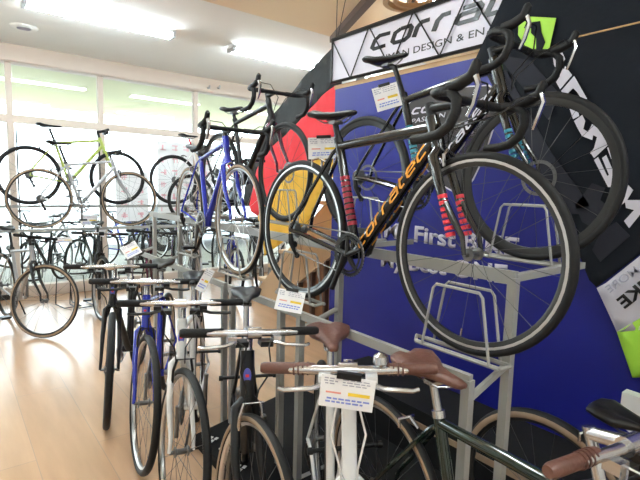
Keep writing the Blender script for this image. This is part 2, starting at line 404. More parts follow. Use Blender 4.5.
def wtxt(name, body, p0, p1, h, m, X=WV, bold=0.0, shear=0.0, lift=0.0, parent=None, thick=.002):
    a = onX(*p0, X); b = onX(*p1, X); d = b - a
    return place_text(name, body, a, d, Vector((0, -d.z, d.y)) * (-1 if d.y < 0 else 1), d.length, h, m, parent, bold, shear, lift, thick)
wtxt('slogan', 'My First BIKE,', (384, 242), (524, 265), .142, 'white_print', bold=.03, parent=r)
wtxt('slogan', 'My Best ONE.', (381, 271), (513, 291), .142, 'white_print', bold=.03, parent=r)
wtxt('badge_lettering', 'PASSION OF', (412, 124), (462, 114), .030, 'white_print', lift=.006, parent=r, shear=.2)
a = onX(412, 115, WV); b = onX(490, 100, WV)
stroke_text('badge_lettering', 'corratec', a, UX, UZ, (a - b).length, .05, 'white_print', r, lift=.006, sw=.3)
local(r, MB().prism([p + Vector((-.004, 0, 0)) for p in plane_poly([(440, 131), (460, 126), (490, 120), (489, 132), (460, 139), (440, 144)], WV)], (.003, 0, 0))).build('badge_band', 'white_print', r, smooth=False)
local(r, MB().prism([p + Vector((-.004, 0, 0)) for p in plane_poly([(414, 141), (427, 139), (434, 150), (425, 160)], WV)], (.003, 0, 0))).build('badge_stripe', 'violet', r, smooth=False)
local(r, MB().prism([p + Vector((-.004, 0, 0)) for p in plane_poly([(455, 142), (487, 135), (483, 150), (462, 158)], WV)], (.003, 0, 0))).build('badge_stripe', 'violet', r, smooth=False)
# timber rail the panel and sign hang from
yr0, yr1 = yl + .02, -.6
tag(MB().box((WV + .03, (yr0 + yr1) / 2, 2.228), (.05, yr0 - yr1, .030)).build('wooden_rail', 'light_wood', smooth=False), 'pale timber rail between the blue panel and the white sign', 'rail')
# white sign
sz0, sz1 = 2.262, 2.585; sy0 = onX(332, 60, WV - .02).y; sy1 = .9; SX = WV - .02
r = empty('sign_board', (SX, 2.0, sz0), 0, 'long white overhead sign with black italic lettering and zigzag black frame', 'sign')
local(r, MB().box((SX + .02, (sy0 + sy1) / 2, (sz0 + sz1) / 2), (.02, sy0 - sy1, sz1 - sz0))).build('panel', 'sign_white', r, smooth=False)
g = MB()
g.tube([(SX, sy0, sz0), (SX, sy1, sz0)], .012, 6); g.tube([(SX, sy0, sz1), (SX, sy1, sz1)], .014, 6)
g.tube([(SX, sy0, sz0), (SX, sy0, sz1)], .008, 6)
local(r, g).build('frame', 'black', r)
y = sy0; up = True
sp = (onX(333, 42, SX).y - onX(370, 26, SX).y)
k = 0
while y - sp * .5 > sy1:
    g = MB().tube([(SX - .004, y, sz1), (SX - .004, y - sp * .55, sz0)], .005, 5); local(r, g).build('zigzag_rod', 'black', r)
    g = MB().tube([(SX - .004, y - sp * .55, sz0), (SX - .004, y - sp, sz1)], .005, 5); local(r, g).build('zigzag_rod', 'black', r)
    y -= sp
a = onX(369, 51, SX); b = onX(508, 3, SX)
stroke_text('lettering', 'corratec', (SX, a.y, a.z - .005), UX, UZ, (a.y - b.y) * 1.36, .118, 'black', r, lift=-.0095, thick=.003, sw=.3)
a = onX(374, 64, SX); b = onX(483, 36, SX)
place_text('lettering', 'HUMAN DESIGN & EN', (SX, a.y + .0, a.z + .004), UX, UZ, (a.y - b.y), .042, 'black', r, 0, 0, -.0095)
a = onX(487, 35, SX)
place_text('lettering', 'GINEERING', (SX, a.y - .02, a.z - .012 + .016), UX, UZ, .42, .042, 'black', r, 0, 0, -.0095)
# dark banner with big white letters, hung on the diagonal and seen from its back
BX = 2.34
r = empty('black_banner', (BX, .6, .4), 0, 'huge black cloth banner with slanting white letters and lime green emblem, right of the sign', 'banner')
cloth('cloth', [(520, -30), (502, 0), (472, 66), (486, 72), (512, 117), (534, 162), (562, 214), (590, 280), (597, 287), (690, 216), (700, -30)], BX, 'black_cloth', r, amp=.006)
BL = BX - .016
def patch(name, pts, m, parent, X=BL, th=.003): 
    return local(parent, MB().prism(plane_poly(pts, X), (th, 0, 0))).build(name, m, parent, smooth=False)
patch('emblem', [(519, 16), (556, 18), (549, 49), (527, 49), (518, 35)], 'green_print', r)
patch('emblem_mark', [(526, 23), (540, 21), (541, 32), (545, 42), (542, 49), (536, 49), (536, 38), (531, 33), (531, 28), (524, 28)], 'black_cloth', r, X=BL - .004)
patch('emblem_mark', [(528, 49), (549, 49), (544, 58), (530, 56)], 'grey_print', r)
for pts in ([(485, 72), (506, 70), (548, 148), (590, 205), (584, 214), (562, 214)], [(497, 55), (530, 60), (560, 95), (548, 120)], [(575, 205), (592, 183), (605, 188), (600, 200), (612, 210), (600, 232), (582, 222)], [(600, 232), (616, 222), (630, 236), (600, 262), (592, 250)]):
    patch('tonal_print', pts, 'grey_print', r, X=BL + .002)
# letters (mirrored, reading upwards): M E R I D A traced as slanted blocks
LET = {'A': [[(553, 58), (562, 52), (565, 59), (562, 63), (558, 60), (559, 63), (564, 70), (565, 66), (572, 75), (560, 89), (556, 82), (560, 76), (554, 65)]],
       'D': [[(561, 91), (574, 76), (587, 99), (581, 98), (577, 92), (573, 88), (568, 93), (578, 112), (572, 106), (563, 93)]],
       'I': [[(569, 107), (578, 112), (579, 116), (573, 119)]],
       'R': [[(574, 121), (582, 115), (585, 121), (583, 129), (588, 132), (592, 124), (597, 128), (609, 142), (590, 154), (594, 148), (597, 137), (593, 135), (592, 140), (582, 136), (578, 129)]],
       'I2': [[(590, 152), (606, 141), (609, 144), (594, 158)]],
       'E': [[(594, 160), (598, 157), (607, 176), (609, 175), (602, 158), (606, 155), (613, 171), (615, 169), (607, 148), (611, 145), (619, 166), (621, 178), (611, 187), (608, 187)]],
       'M': [[(611, 190), (617, 184), (626, 183), (633, 190), (627, 200), (642, 200), (646, 207), (629, 228), (624, 221), (634, 210), (626, 208), (625, 202), (620, 206), (614, 200)]]}
for ch, polys in LET.items():
    for pts in polys: patch('letter', pts, 'white_print', r)
wt = local(r, MB().tube([onX(573, 38, BL - .02), onX(700, 8, BL - .02)], .004, 5)).build('stitched_rod', 'light_wood', r)
r = empty('white_green_banner', (BX, .3, .2), 0, 'white cloth banner with mirrored writing and lime lower half, bottom right of the black banner', 'banner')
cloth('cloth', [(597, 288), (606, 283), (690, 216), (700, 260), (640, 330), (617, 332)], BX, 'white_print', r, amp=.004)
cloth('cloth', [(617, 332), (660, 306), (700, 300), (690, 372), (636, 378), (632, 378)], BX, 'green_print', r, amp=.004)
def mtxt(body, p0, p1, h, bold, m):
    a = onX(*p0, BL - .004); b = onX(*p1, BL - .004); d = (b - a)
    # mirrored: reading direction towards lower left, letters' tops towards the upper left
    up = Vector((0, d.z, -d.y)); 
    if up.z < 0: up = -up
    return place_text('writing', body, a, d, up, d.length, h, m, r, bold, 0, 0.0, .002)
mtxt('BIKE', (660, 282), (625, 309), .052, .03, 'black')
mtxt('MORE', (640, 272), (610, 293), .034, .01, 'ink_grey')

# flag
FX = 2.6
r = empty('tricolour_flag', (FX, 3.3, 1.2), 0, 'black, red and gold cloth flag draped diagonally left of the blue panel', 'flag')
cloth('stripe', [(333, 40), (340, 42), (342, 84), (335, 86), (320, 97), (296, 125), (268, 150), (256, 170), (249, 205), (243, 205), (246, 172), (271, 118), (300, 82), (331, 48)], FX, 'flag_black', r, .007, freq=14)
cloth('stripe', [(342, 84), (342, 125), (332, 140), (316, 160), (291, 172), (271, 195), (258, 216), (252, 212), (249, 205), (256, 170), (268, 150), (296, 125), (320, 97), (335, 86)], FX, 'flag_red', r, .007, freq=14)
cloth('stripe', [(342, 125), (342, 165), (322, 190), (308, 225), (290, 236), (272, 250), (264, 256), (262, 235), (258, 216), (271, 195), (291, 172), (316, 160), (332, 140)], FX, 'flag_gold', r, .007, freq=14)

p = onX(336, 44, FX)
local(r, MB().tube([p, (FX, p.y, HC)], .003, 5)).build('cord', 'black', r)
p = onX(333, 60, FX); local(r, MB().tube([p, (FX, p.y - .15, HC)], .003, 5)).build('cord', 'black', r)
# ------------------------------------------------------------------ BICYCLE
WH_CACHE = {}
def wheel_parts(rr, side, rimm, deep, nsp, spm, tw):
    key = (rr, side, rimm, deep, nsp, spm, tw)
    if key in WH_CACHE: return WH_CACHE[key]
    R = .34 - tw; prof = [(tw * math.cos(t * PI / 6), tw * math.sin(t * PI / 6)) for t in range(12)]
    mis = [0, 0, 1 if side else 0, 1 if side else 0, 0, 0, 0, 0, 1 if side else 0, 1 if side else 0, 0, 0]
    out = {}
    def mk(name, mb, ms):
        o = mb.build(name, ms); me = o.data; bpy.data.objects.remove(o); out[name] = (me)
    mk('rim', MB().ring((0, 0, 0), R, [(-tw * .5, -.0105), (-tw * .5 - min(.011, deep * .6), -.0108), (-tw * .5 - deep, -.005), (-tw * .5 - deep, .005), (-tw * .5 - min(.011, deep * .6), .0108), (-tw * .5, .0105)], 56, mis=[1, 0, 0, 0, 1, 0]), ['rim_black' if deep > .02 else rimm, rimm])
    mk('tyre', MB().ring((0, 0, 0), R, prof, 56, mis=mis), ['rubber', 'tan_wall' if side != 'white' else 'white'])
    g = MB()
    for i in range(nsp):
        a = 2 * PI * i / nsp; b = a + (.35 if i % 4 < 2 else -.35) ; s = 1 if i % 2 else -1
        g.tube([(.02 * math.cos(b), s * .024, .02 * math.sin(b)), ((R - tw * .5 - deep) * math.cos(a), 0, (R - tw * .5 - deep) * math.sin(a))], .0011, 3)
    mk('spokes', g, spm)
    g = MB().tube([(0, -.05, 0), (0, -.03, 0), (0, -.029, 0), (0, -.024, 0), (0, -.02, 0), (0, .02, 0), (0, .024, 0), (0, .029, 0), (0, .03, 0), (0, .05, 0)], [.007, .008, .022, .022, .012, .012, .022, .022, .008, .007], 12)
    mk('hub', g, 'steel_dark' if spm == 'spoke_dark' else 'silver')
    WH_CACHE[key] = out; return out
def bicycle(label, hub, theta, z, steer=0, frame='black', fork=None, bar='drop', tape='tape', rim='rim_black', side=None, deep=.016, tw=.0125,
            spoke='spoke_dark', nsp=20, saddle='black', post='black', barcol='black', stemcol='black', lever='black', crank='steel_dark',
            wb=.98, disc=False, level=False, bell=False, stand=False, group='bicycles on display', sz=.96, hz=0.0, cable='black', badge=False, bsteer=None, barup=0.0, sb=0.0, reach=0.0, bw=1.0,
            text=None, detail=2, stpanel=None, low=False, fat=1.0, hubfront=True, flatw=.28, pedals=True, name='bicycle'):
    fork = fork or frame
    th = math.radians(theta); hd = Vector((-math.sin(th), -math.cos(th), 0))
    base = Vector((hub[0], hub[1], z)) - hd * (wb if hubfront else 0)
    root = empty(name, base, math.atan2(hd.y, hd.x), label, 'bicycle', group)
    ax = Vector((-.309, 0, .951)); Pb = Vector((wb - .043, 0, .326))
    S = Matrix.Translation(Pb) @ Matrix.Rotation(math.radians(steer), 4, ax) @ Matrix.Translation(-Pb)
    hl = .135 + hz
    HB = Pb + ax * .395; HT = HB + ax * hl
    BB = Vector((.415, 0, .27)); RH = Vector((0, 0, .34)); ST = BB + Vector((-.28, 0, .96)).normalized() * (.50 if not low else .40)
    if level: ST = Vector((ST.x, 0, max(ST.z, HT.z - .03)))
    n8 = 10 if detail > 1 else 6
    # frame
    g = MB()
    g.tube([HB - ax * .005, HT + ax * .005], .021 * fat, n8)
    g.tube([HB + ax * .035, BB], [.021 * fat, .023 * fat], n8)
    g.tube([HT - ax * .035, ST - Vector((-.28, 0, .96)).normalized() * .02], [.018 * fat, .015 * fat], n8)
    g.tube([BB, ST + Vector((-.28, 0, .96)).normalized() * .012], .0165 * fat, n8)
    for s in (-1, 1):
        g.tube([RH + Vector((0, s * .062, 0)), RH + Vector((.08, s * .052, -.012)), BB + Vector((-.05, s * .035, 0)), BB + Vector((0, s * .02, 0))], .0085 * fat, 6)
        g.tube([RH + Vector((0, s * .062, 0)), RH + Vector((.03, s * .05, .07)), ST + Vector((-.02, s * .020, -.05)), ST + Vector((0, s * .012, -.03))], .0072 * fat, 6)
    g.tube([BB + Vector((0, -.036, 0)), BB + Vector((0, .036, 0))], .022, 12)
    fr = g.build('frame', frame, root)
    if stpanel:
        u_ = (ST - BB); gq = MB()
        for q in range(9): gq.tube([BB + u_ * (.25 + q * .05), BB + u_ * (.285 + q * .05)], .0172 * fat, 10)
        gq.build('seat_tube_graphic', stpanel, fr)
    if badge:
        c = HT - ax * hl * .5 + Vector((.0225 * fat, 0, .004))
        MB().ring((0, 0, 0), 0.010, [(-.0099, -.002), (.004, -.002), (.004, .002), (-.0099, .002)], 16).build('head_badge', 'decal_blue', fr).matrix_basis = Matrix.Translation(c) @ Matrix.Rotation(PI / 2, 4, 'Z') @ Matrix.Diagonal((1, 1, 1.9, 1))
        MB().box((0, 0, 0), (.012, .002, .010)).build('head_badge_stripe', 'red', fr).matrix_basis = Matrix.Translation(c + Vector((.003, 0, 0))) @ Matrix.Rotation(PI / 2, 4, 'Z')
    if text:
        d0 = HB + ax * .035; dd = (d0 - BB); L = dd.length; u_ = dd.normalized(); nrm = Vector((0, -1, 0))
        # lettering on the camera side (rider's left is +y, right -y)
        for s in text[1]:
            X = u_; Y = Vector((-u_.z, 0, u_.x))
            if s > 0:
                O = BB + u_ * (L * .93) - Y * .021 ; X = -u_; Y2 = Y
                O = BB + u_ * (L * .95) - Y * .021
            else:
                O = BB + u_ * (L * .08) - Y * .021; Y2 = Y
            me = stroke_text('lettering', 'corratec', O, X, Y2, L * .86, .037, text[0], None, lift=.0238 * fat, thick=.001, sw=.26)
            if s < 0: pass
            me.parent = fr
    # fork (steered)
    g = MB(S)
    FH = Vector((wb, 0, .34))
    cr = Pb + ax * .372
    ff = fork if isinstance(fork, str) else fork[0]
    for s in (-1, 1):
        g.tube([cr + Vector((0, s * .012, .01)), cr + Vector((.003, s * .040, -.015)), Pb + ax * .2 + Vector((.008, s * .047, 0)), FH + Vector((-.012, s * .048, .06)), FH + Vector((0, s * .05, 0))], [.016 * fat, .016 * fat, .013 * fat, .009, .008], n8)
    g.tube([cr, HB], .019 * fat, n8)
    fk = g.build('fork', ff, root)
    if not isinstance(fork, str):
        g = MB(S)
        for s in (-1, 1):
            
            for q in range(7):
                p0 = Pb + ax * (.22 - q * .022) + Vector((.009, s * .0472, 0)); p1 = p0 - ax * .013; g.tube([p0, p1], [.0138 * fat, .0136 * fat], n8)
        g.build('fork_graphic', fork[1], fk)
    # wheels
    for nm, c, T in (('front_wheel', FH, S), ('rear_wheel', RH, Matrix())):
        P = wheel_parts(0, side, rim, deep, nsp, spoke, tw)
        w_ = link(nm, P['rim'], root); w_.matrix_basis = T @ Matrix.Translation(c) @ Matrix.Rotation(random.uniform(0, .3), 4, 'Y')
        for q in ('tyre', 'spokes', 'hub'): link(q, P[q], w_)
        if disc: MB().ring((0, .04, 0), .068, [(-.008, -.001), (.006, -.001), (.006, .001), (-.008, .001)], 32).build('brake_disc', 'steel_dark', w_)
        if detail > 1: MB().tube([(0, 0, -.30), (0, 0, -.262)], .003, 5).build('valve', 'silver', w_)
    # saddle + post
    u_ = Vector((-.28, 0, .96)).normalized(); k = (sz - .035 - ST.z) / u_.z; SP = ST + u_ * k
    PT = SP; SP = SP + Vector((sb, 0, 0))
    MB().tube([ST, PT + Vector((sb * .3, 0, -.02)), SP], .0135, 10).build('seatpost', post, root)
    MB().tube([ST - u_ * .004, ST + u_ * .018], .021, 10).build('seat_clamp', post if post != 'white' else 'silver', root)
    g = MB()
    secs = [(-.138, .03, .008), (-.13, .062, .024), (-.10, .076, .032), (-.055, .068, .032), (0, .036, .026), (.06, .021, .022), (.11, .017, .019), (.13, .012, .012), (.135, .0, .004)]
    if saddle == 'brown': secs = [(a, b * 1.18, c * 1.25) for a, b, c in secs]
    vs = []; m_ = 22
    for x_, w_, h_ in secs:
        for j in range(m_):
            t = 2 * PI * j / m_; cz = math.sin(t)
            vs.append(SP + Vector((x_ - .005, max(w_, .002) * math.cos(t), .030 + (h_ * .55 * cz if cz > 0 else h_ * 1.0 * cz * (.5 + .5 * abs(math.cos(t)))) + (.012 if x_ < -.08 else 0) - (.016 * math.exp(-(w_ * math.cos(t) / .016) ** 2) if (cz > 0 and x_ < .02 and w_ > .03) else 0))))
    fs = []
    for i in range(len(secs) - 1):
        for j in range(m_): fs.append((i * m_ + j, i * m_ + (j + 1) % m_, (i + 1) * m_ + (j + 1) % m_, (i + 1) * m_ + j))
    fs += [tuple(range(m_)), tuple(range((len(secs) - 1) * m_, len(secs) * m_))]
    g.add(vs, fs); sd = g.build('saddle', saddle, root)
    g = MB()
    for s in (-1, 1): g.tube([SP + Vector((-.10, s * .03, .018)), SP + Vector((-.05, s * .022, -.004)), SP + Vector((.04, s * .02, -.004)), SP + Vector((.09, s * .008, .015))], .0035, 5)
    g.box(SP + Vector((0, 0, -.004)), (.04, .05, .014)); g.build('saddle_rails', 'silver' if saddle == 'brown' else 'steel_dark', sd)
    # cranks
    g = MB().ring(BB + Vector((0, -.047, 0)), .088, [(-.008, -.002), (.004, -.002), (.004, .002), (-.008, .002)], 40)
    g.ring(BB + Vector((0, -.053, 0)), .072, [(-.006, -.0015), (.003, -.0015), (.003, .0015), (-.006, .0015)], 32)
    for i in range(5):
        a = 2 * PI * i / 5 + .4; g.tube([BB + Vector((0, -.056, 0)), BB + Vector((.08 * math.cos(a), -.050, .08 * math.sin(a)))], [.014, .007], 6)
    g.tube([BB + Vector((0, -.062, 0)), BB + Vector((0, .062, 0))], .017, 12)
    if detail > 1:
        for i in range(40):
            a = 2 * PI * i / 40; g.box(BB + Vector((.0935 * math.cos(a), -.047, .0935 * math.sin(a))), (.005, .002, .005), Matrix.Rotation(-a, 3, 'Y'))
    cs = g.build('crankset', crank, root)
    ca = random.uniform(-.2, .2) if text is None else -.42
    cd = Vector((math.sin(ca), 0, -math.cos(ca))) * .17
    for s, sg in ((-1, 1), (1, -1)):
        MB().tube([BB + Vector((0, s * .066, 0)), BB + cd * sg * .6 + Vector((0, s * .074, 0)), BB + cd * sg + Vector((0, s * .078, 0))], [.017, .011, .012], 8).build('crank_arm', crank, cs)
        if pedals:
            MB().box(BB + cd * sg + Vector((0, s * .13, 0)), (.075, .085, .02)).build('pedal', 'black', cs, smooth=False)
    # chain
    g = MB(); n_ = 10; pts = []
    for i in range(n_ + 1): a = -PI / 2 + PI * i / n_; pts.append(BB + Vector((.092 * math.cos(a), -.046, .092 * math.sin(a))))
    for i in range(n_ + 1): a = PI / 2 + PI * i / n_; pts.append(RH + Vector((.035 * math.cos(a), -.046, .035 * math.sin(a))))
    pts += [RH + Vector((.03, -.046, -.09)), RH + Vector((.05, -.046, -.11))]
    g.tube(pts, .0032, 4, closed=True); g.build('chain', 'steel_dark', root)
    g = MB(); 
    for i in range(6): g.ring(RH + Vector((0, -.030 - i * .003, 0)), .045 - i * .004, [(-.02, -.001), (.0, -.001), (.0, .001), (-.02, .001)], 24)
    g.build('cassette', 'steel_dark', root)
    g = MB().tube([RH + Vector((0, -.06, -.02)), RH + Vector((.012, -.065, -.06)), RH + Vector((.035, -.05, -.12))], [.012, .014, .007], 6)
    for dz, dx in ((-.07, .02), (-.12, .04)): g.ring(RH + Vector((dx, -.047, dz)), .012, [(-.011, -.004), (.004, -.004), (.004, .004), (-.011, .004)], 12)
    g.build('rear_derailleur', 'black', root)
    # brakes
    if not disc and detail:
        g = MB(S); c = cr + Vector((.028, 0, -.002)) + Vector((.0, 0, .0))
        vb = bar != 'drop'
        bm_ = 'silver' if lever in ('silver', 'white') else 'black'
        if vb:
            for s in (-1, 1): g.tube([c + Vector((.012, s * .038, -.085)), c + Vector((.018, s * .042, -.03)), c + Vector((.015, s * .03, .02))], .006, 6)
            g.tube([c + Vector((.015, -.035, .018)), c + Vector((.015, .045, .018))], .003, 5)
        else:
            for s in (-1, 1): g.tube([c + Vector((.005, 0, .012)), c + Vector((.012, s * .03, -.005)), c + Vector((.012, s * .026, -.045))], .0065, 6)
        g.build('front_brake', bm_, root)
        g = MB(); c = ST + Vector((-.075, 0, -.075)) if not low else ST + Vector((-.06, 0, -.05))
        rc = RH + Vector((.14, 0, .325))
        for s in (-1, 1): g.tube([rc + Vector((.0, 0, .02)), rc + Vector((-.02, s * .03, .01)), rc + Vector((-.02, s * .028, -.02))], .006, 6)
        g.tube([rc + Vector((0, 0, .02)), rc + Vector((.045, 0, -.0))], .006, 6)
        g.build('rear_brake', bm_, root)
    # stem + handlebar
    S0 = S
    if bsteer is not None: S = Matrix.Translation(Pb) @ Matrix.Rotation(math.radians(bsteer), 4, ax) @ Matrix.Translation(-Pb)
    g = MB(S)
    HT = HT + ax * barup
    if barup: MB(S).tube([HT - ax * (barup + .01), HT], .0145, 10).build('headset_spacer', 'silver', root)
    if bar == 'drop':
        SB = HT + ax * .035; g.tube([HT, HT + ax * .055], .0175, 10); CB = SB + Vector((.095 + reach, 0, .010)); g.tube([SB, CB], [.0165, .015], 10)
    else:
        SB = HT + ax * .075; g.tube([HT, HT + ax * .09], .0145, 10); CB = SB + Vector((.085, 0, .018)); g.tube([SB, CB], [.016, .016], 10); g.tube([CB + Vector((0, -.025, 0)), CB + Vector((0, .025, 0))], .021, 12)
    stm = g.build('stem', stemcol, root)
    if bar == 'drop':
        g = MB(S); g.tube([CB + Vector((0, -.10, 0)), CB + Vector((0, .10, 0))], .0135, 10)
        hb = g.build('handlebar', barcol, root)
        for s in (-1, 1):
            P = [(0, .09, 0), (0, .17, 0), (.01, .200, 0), (.035, .210, 0), (.075, .212, -.006), (.098, .213, -.030), (.100, .215, -.065), (.082, .218, -.105), (.045, .221, -.130), (.0, .224, -.138), (-.05, .226, -.140)]
            MB(S).tube([CB + Vector((a, s * b, c)) for a, b, c in [(a_, b_ * bw, c_) for a_, b_, c_ in P]], .0158, 10).build('bar_tape', tape, hb)
            hy = .211 * bw
            hd_ = MB(S).tube([CB + Vector((.065, s * hy, .004)), CB + Vector((.105, s * hy, .010)), CB + Vector((.145, s * hy, .028)), CB + Vector((.158, s * hy, .060)), CB + Vector((.155, s * hy, .070))], [.018, .018, .017, .015, .008], 10).build('brake_hood', 'rubber', hb)
            MB(S).tube([CB + Vector((.148, s * hy, .045)), CB + Vector((.165, s * (hy - .005), .0)), CB + Vector((.150, s * (hy - .008), -.05)), CB + Vector((.135, s * (hy - .003), -.085))], [.009, .008, .007, .006], 6, sy=1.4).build('brake_lever', lever, hd_)
        for s in (-1, 1):
            MB(S).tube([CB + Vector((.14, s * .20, .02)), CB + Vector((.15, s * .12, .015)), CB + Vector((.10, s * .03, -.05)), HB + Vector((.05, s * .015, .06)), HB + Vector((.04, s * .0, .0))], .0028, 5).build('cable', cable, hb)
    else:
        rise = .0
        g = MB(S); g.tube([CB + Vector((-.012, -flatw + .02, rise)), CB + Vector((0, -.06, 0)), CB + Vector((0, .06, 0)), CB + Vector((-.012, flatw - .02, rise))], [.0105, .0130, .0130, .0105], 12)
        hb = g.build('handlebar', barcol, root)
        gm = tape
        for s in (-1, 1):
            x0, x1 = (flatw - .14), flatw + .005
            gr = MB(S).tube([CB + Vector((-.010, s * x0, rise)), CB + Vector((-.010, s * (x0 + .005), rise)), CB + Vector((-.014, s * (x1 - .01), rise)), CB + Vector((-.014, s * x1, rise))], [.0135, .0155, .0155, .012], 14).build('grip', gm, hb)
            if gm == 'brown':
                for q in range(4): MB(S).ring(CB + Vector((-.011, s * (x0 + .02 + q * .012), rise)), .0165, [(-.001, -.002), (.0012, -.002), (.0012, .002), (-.001, .002)], 16).build('grip_rib', 'brown', gr)
            lb = CB + Vector((.004, s * (x0 - .025), -.012))
            lv = MB(S).box(lb + Vector((.008, 0, -.006)), (.035, .03, .026)).build('brake_lever', lever, hb)
            MB(S).tube([lb + Vector((.02, -s * .01, -.012)), lb + Vector((.040, s * .03, -.018)), lb + Vector((.046, s * .10, -.020)), lb + Vector((.040, s * .115, -.018))], [.008, .0065, .006, .006], 6).build('lever_blade', lever if lever != 'white' else 'silver', lv)
            MB(S).box(lb + Vector((.0, -s * .035, -.022)), (.045, .045, .018)).build('shifter', 'black', lv)
            MB(S).tube([lb + Vector((.015, -s * .02, -.01)), lb + Vector((.06, -s * .04, -.02)), HB * .45 + lb * .55 + Vector((.075, s * .01, 0)), HB + Vector((.065, s * .022, .05)), HB + Vector((.035, s * .018, -.03))], .003, 5).build('cable', cable, lv)
        if bell:
            MB(S).tube([CB + Vector((0, .085, .012)), CB + Vector((0, .085, .022)), CB + Vector((0, .085, .040)), CB + Vector((0, .085, .048))], [.012, .021, .019, .006], 14).build('bell', 'silver', hb)
    if stand:
        MB().tube([RH + Vector((.03, .065, -.02)), Vector((.09, .15, .012))], .007, 6).build('kickstand', 'black', root)
    return root

# --- the upper display rows
A = bicycle('glossy black road bicycle with orange lettering in front, on the raised rack', (1.37, .90), 0, .90, frame='gloss_black', deep=.026, tw=.0145, crank='black', fork=('gloss_black', 'red'),
    rim='rim_silver', spoke='spoke_dark', lever='silver', text=('orange', (-1, 1)), stpanel='dark_red', sz=.875, hz=-.028, reach=.055, bw=.9, group='bicycles on the raised rack', pedals=False, fat=1.25)
B = bicycle('black road bicycle with teal bands standing on the higher tier behind the orange-lettered one', (1.89, .98), -2, 1.172, frame='gloss_black', fork=('gloss_black', 'teal'),
    rim='rim_black', deep=.03, tw=.0145, crank='black', lever='silver', disc=True, text=('white_print', (-1, 1)), stpanel='teal', sz=.965, sb=-.065, hz=.015, group='bicycles on the raised rack', pedals=False, fat=1.2)
Cb = bicycle('bright blue drop-bar road bicycle facing out on the lower tier of the raised rack', (1.39, 2.56), 6, .90, steer=2, frame='blue', rim='rim_silver', side='tan',
    spoke='spoke', lever='silver', hz=.02, group='bicycles on the raised rack', sz=.82, tw=.016)
D = bicycle('black road bicycle with dark plum front end on the upper tier before the flag', (1.83, 2.72), 0, 1.205, steer=-2, frame='black', fork='purple_black', rim='rim_black', lever='silver', disc=True,
    group='bicycles on the raised rack', hz=.02, sz=.85, tw=.018)
# window rack bicycles, side on
G1 = bicycle('silver-grey flat-bar bicycle with tan tyres, side on, in front on the window rack', (1.81, 6.16), -90, .90, frame='grey_silver', bar='flat', rim='rim_black', side='tan', group='bicycles on the window rack', flatw=.24, detail=1, sz=.98, tw=.015, post='black')
G2 = bicycle('lime green bicycle with black tyres, side on, behind the silver-grey one by the glass', (1.74, 6.40), -90, 1.16, frame='lime', bar='flat', rim='rim_black', group='bicycles on the window rack', flatw=.22, detail=1, tw=.02, sz=.93)
F1 = bicycle('white and pink bicycle, side on, at the glass behind the bright blue bicycle', (3.46, 6.40), -90, 1.16, frame='white', fork='red', bar='flat', rim='rim_black', group='bicycles on the window rack', flatw=.22, detail=1, tw=.02, post='red')
F2 = bicycle('black bicycle, side on, lower beside the white and pink one at the glass', (3.60, 6.12), -90, .90, frame='black', bar='flat', rim='rim_black', group='bicycles on the window rack', flatw=.22, detail=1, tw=.02)
# --- floor row in front of the rack
gl = 'bicycles in the floor row below the rack'
L1 = bicycle('black flat-bar bicycle at the far left of the floor row, black fork', (.70, 2.88), 28, 0, steer=14, bsteer=-3, frame='black', bar='flat', rim='rim_black', barcol='silver', stemcol='silver', side=None, group=gl, pedals=False, tw=.019, badge=True, hz=.015, sz=.93, post='silver', flatw=.27)
L2 = bicycle('royal blue flat-bar bicycle in the floor row between a black and a white one', (.72, 2.33), 28, 0, steer=20, bsteer=5, frame='blue', bar='flat', rim='rim_silver', barcol='silver', stemcol='silver', group=gl, pedals=False, tw=.018, hz=.015, sz=.93, badge=True, post='silver', flatw=.27)
L3 = bicycle('white flat-bar bicycle with black grips, third in the floor row', (.70, 1.80), 29, 0, steer=23, bsteer=2, frame='white', bar='flat', rim='rim_silver', barcol='silver', stemcol='silver', group=gl, pedals=False, tw=.016, badge=True, hz=.015, sz=.93, post='silver', spoke='spoke_dark', flatw=.26)
L4 = bicycle('black flat-bar bicycle with an oval blue head badge and tan-walled tyres in the floor row', (.73, 1.27), 29, 0, steer=22, bsteer=14, frame='black', bar='flat', rim='rim_silver', side='tan', barcol='silver', stemcol='silver', group=gl, pedals=False, tw=.017, badge=True, hz=.018, sz=.93, post='silver', spoke='spoke_dark', lever='silver', fat=1.25, flatw=.245)
L5 = bicycle('white city bicycle with brown grips and saddle and a large price card', (.71, .72), 34, 0, steer=-5, bsteer=-9, frame='white', bar='flat', tape='brown', rim='rim_silver', saddle='brown', post='silver', barcol='silver', stemcol='silver', lever='white', cable='white', bell=True, group=gl, pedals=False, sz=.885, tw=.017, hz=.066, spoke='spoke_dark', flatw=.225)
L6 = bicycle('dark green-black bicycle with brown saddle and grips nearest the camera at lower right', (1.22, 1.125), 10, 0, hubfront=False, steer=0, frame='green_black', bar='flat', tape='brown', rim='rim_silver', side='tan', saddle='brown', post='silver', barcol='silver', stemcol='silver', lever='silver', cable='white', bell=True, group=gl, pedals=False, sz=.89, tw=.017, fat=1.15, hz=-.03, barup=.055, flatw=.24)
R1 = bicycle('bicycle at the right edge showing only its large tan-walled rear wheel against the blue panel', (1.62, .72), 3, 0, hubfront=False, steer=0, frame='black', fork='black', bar='flat', rim='rim_black', side='tan', group=gl, pedals=False, low=True, sz=.77, tw=.022, lever='silver')
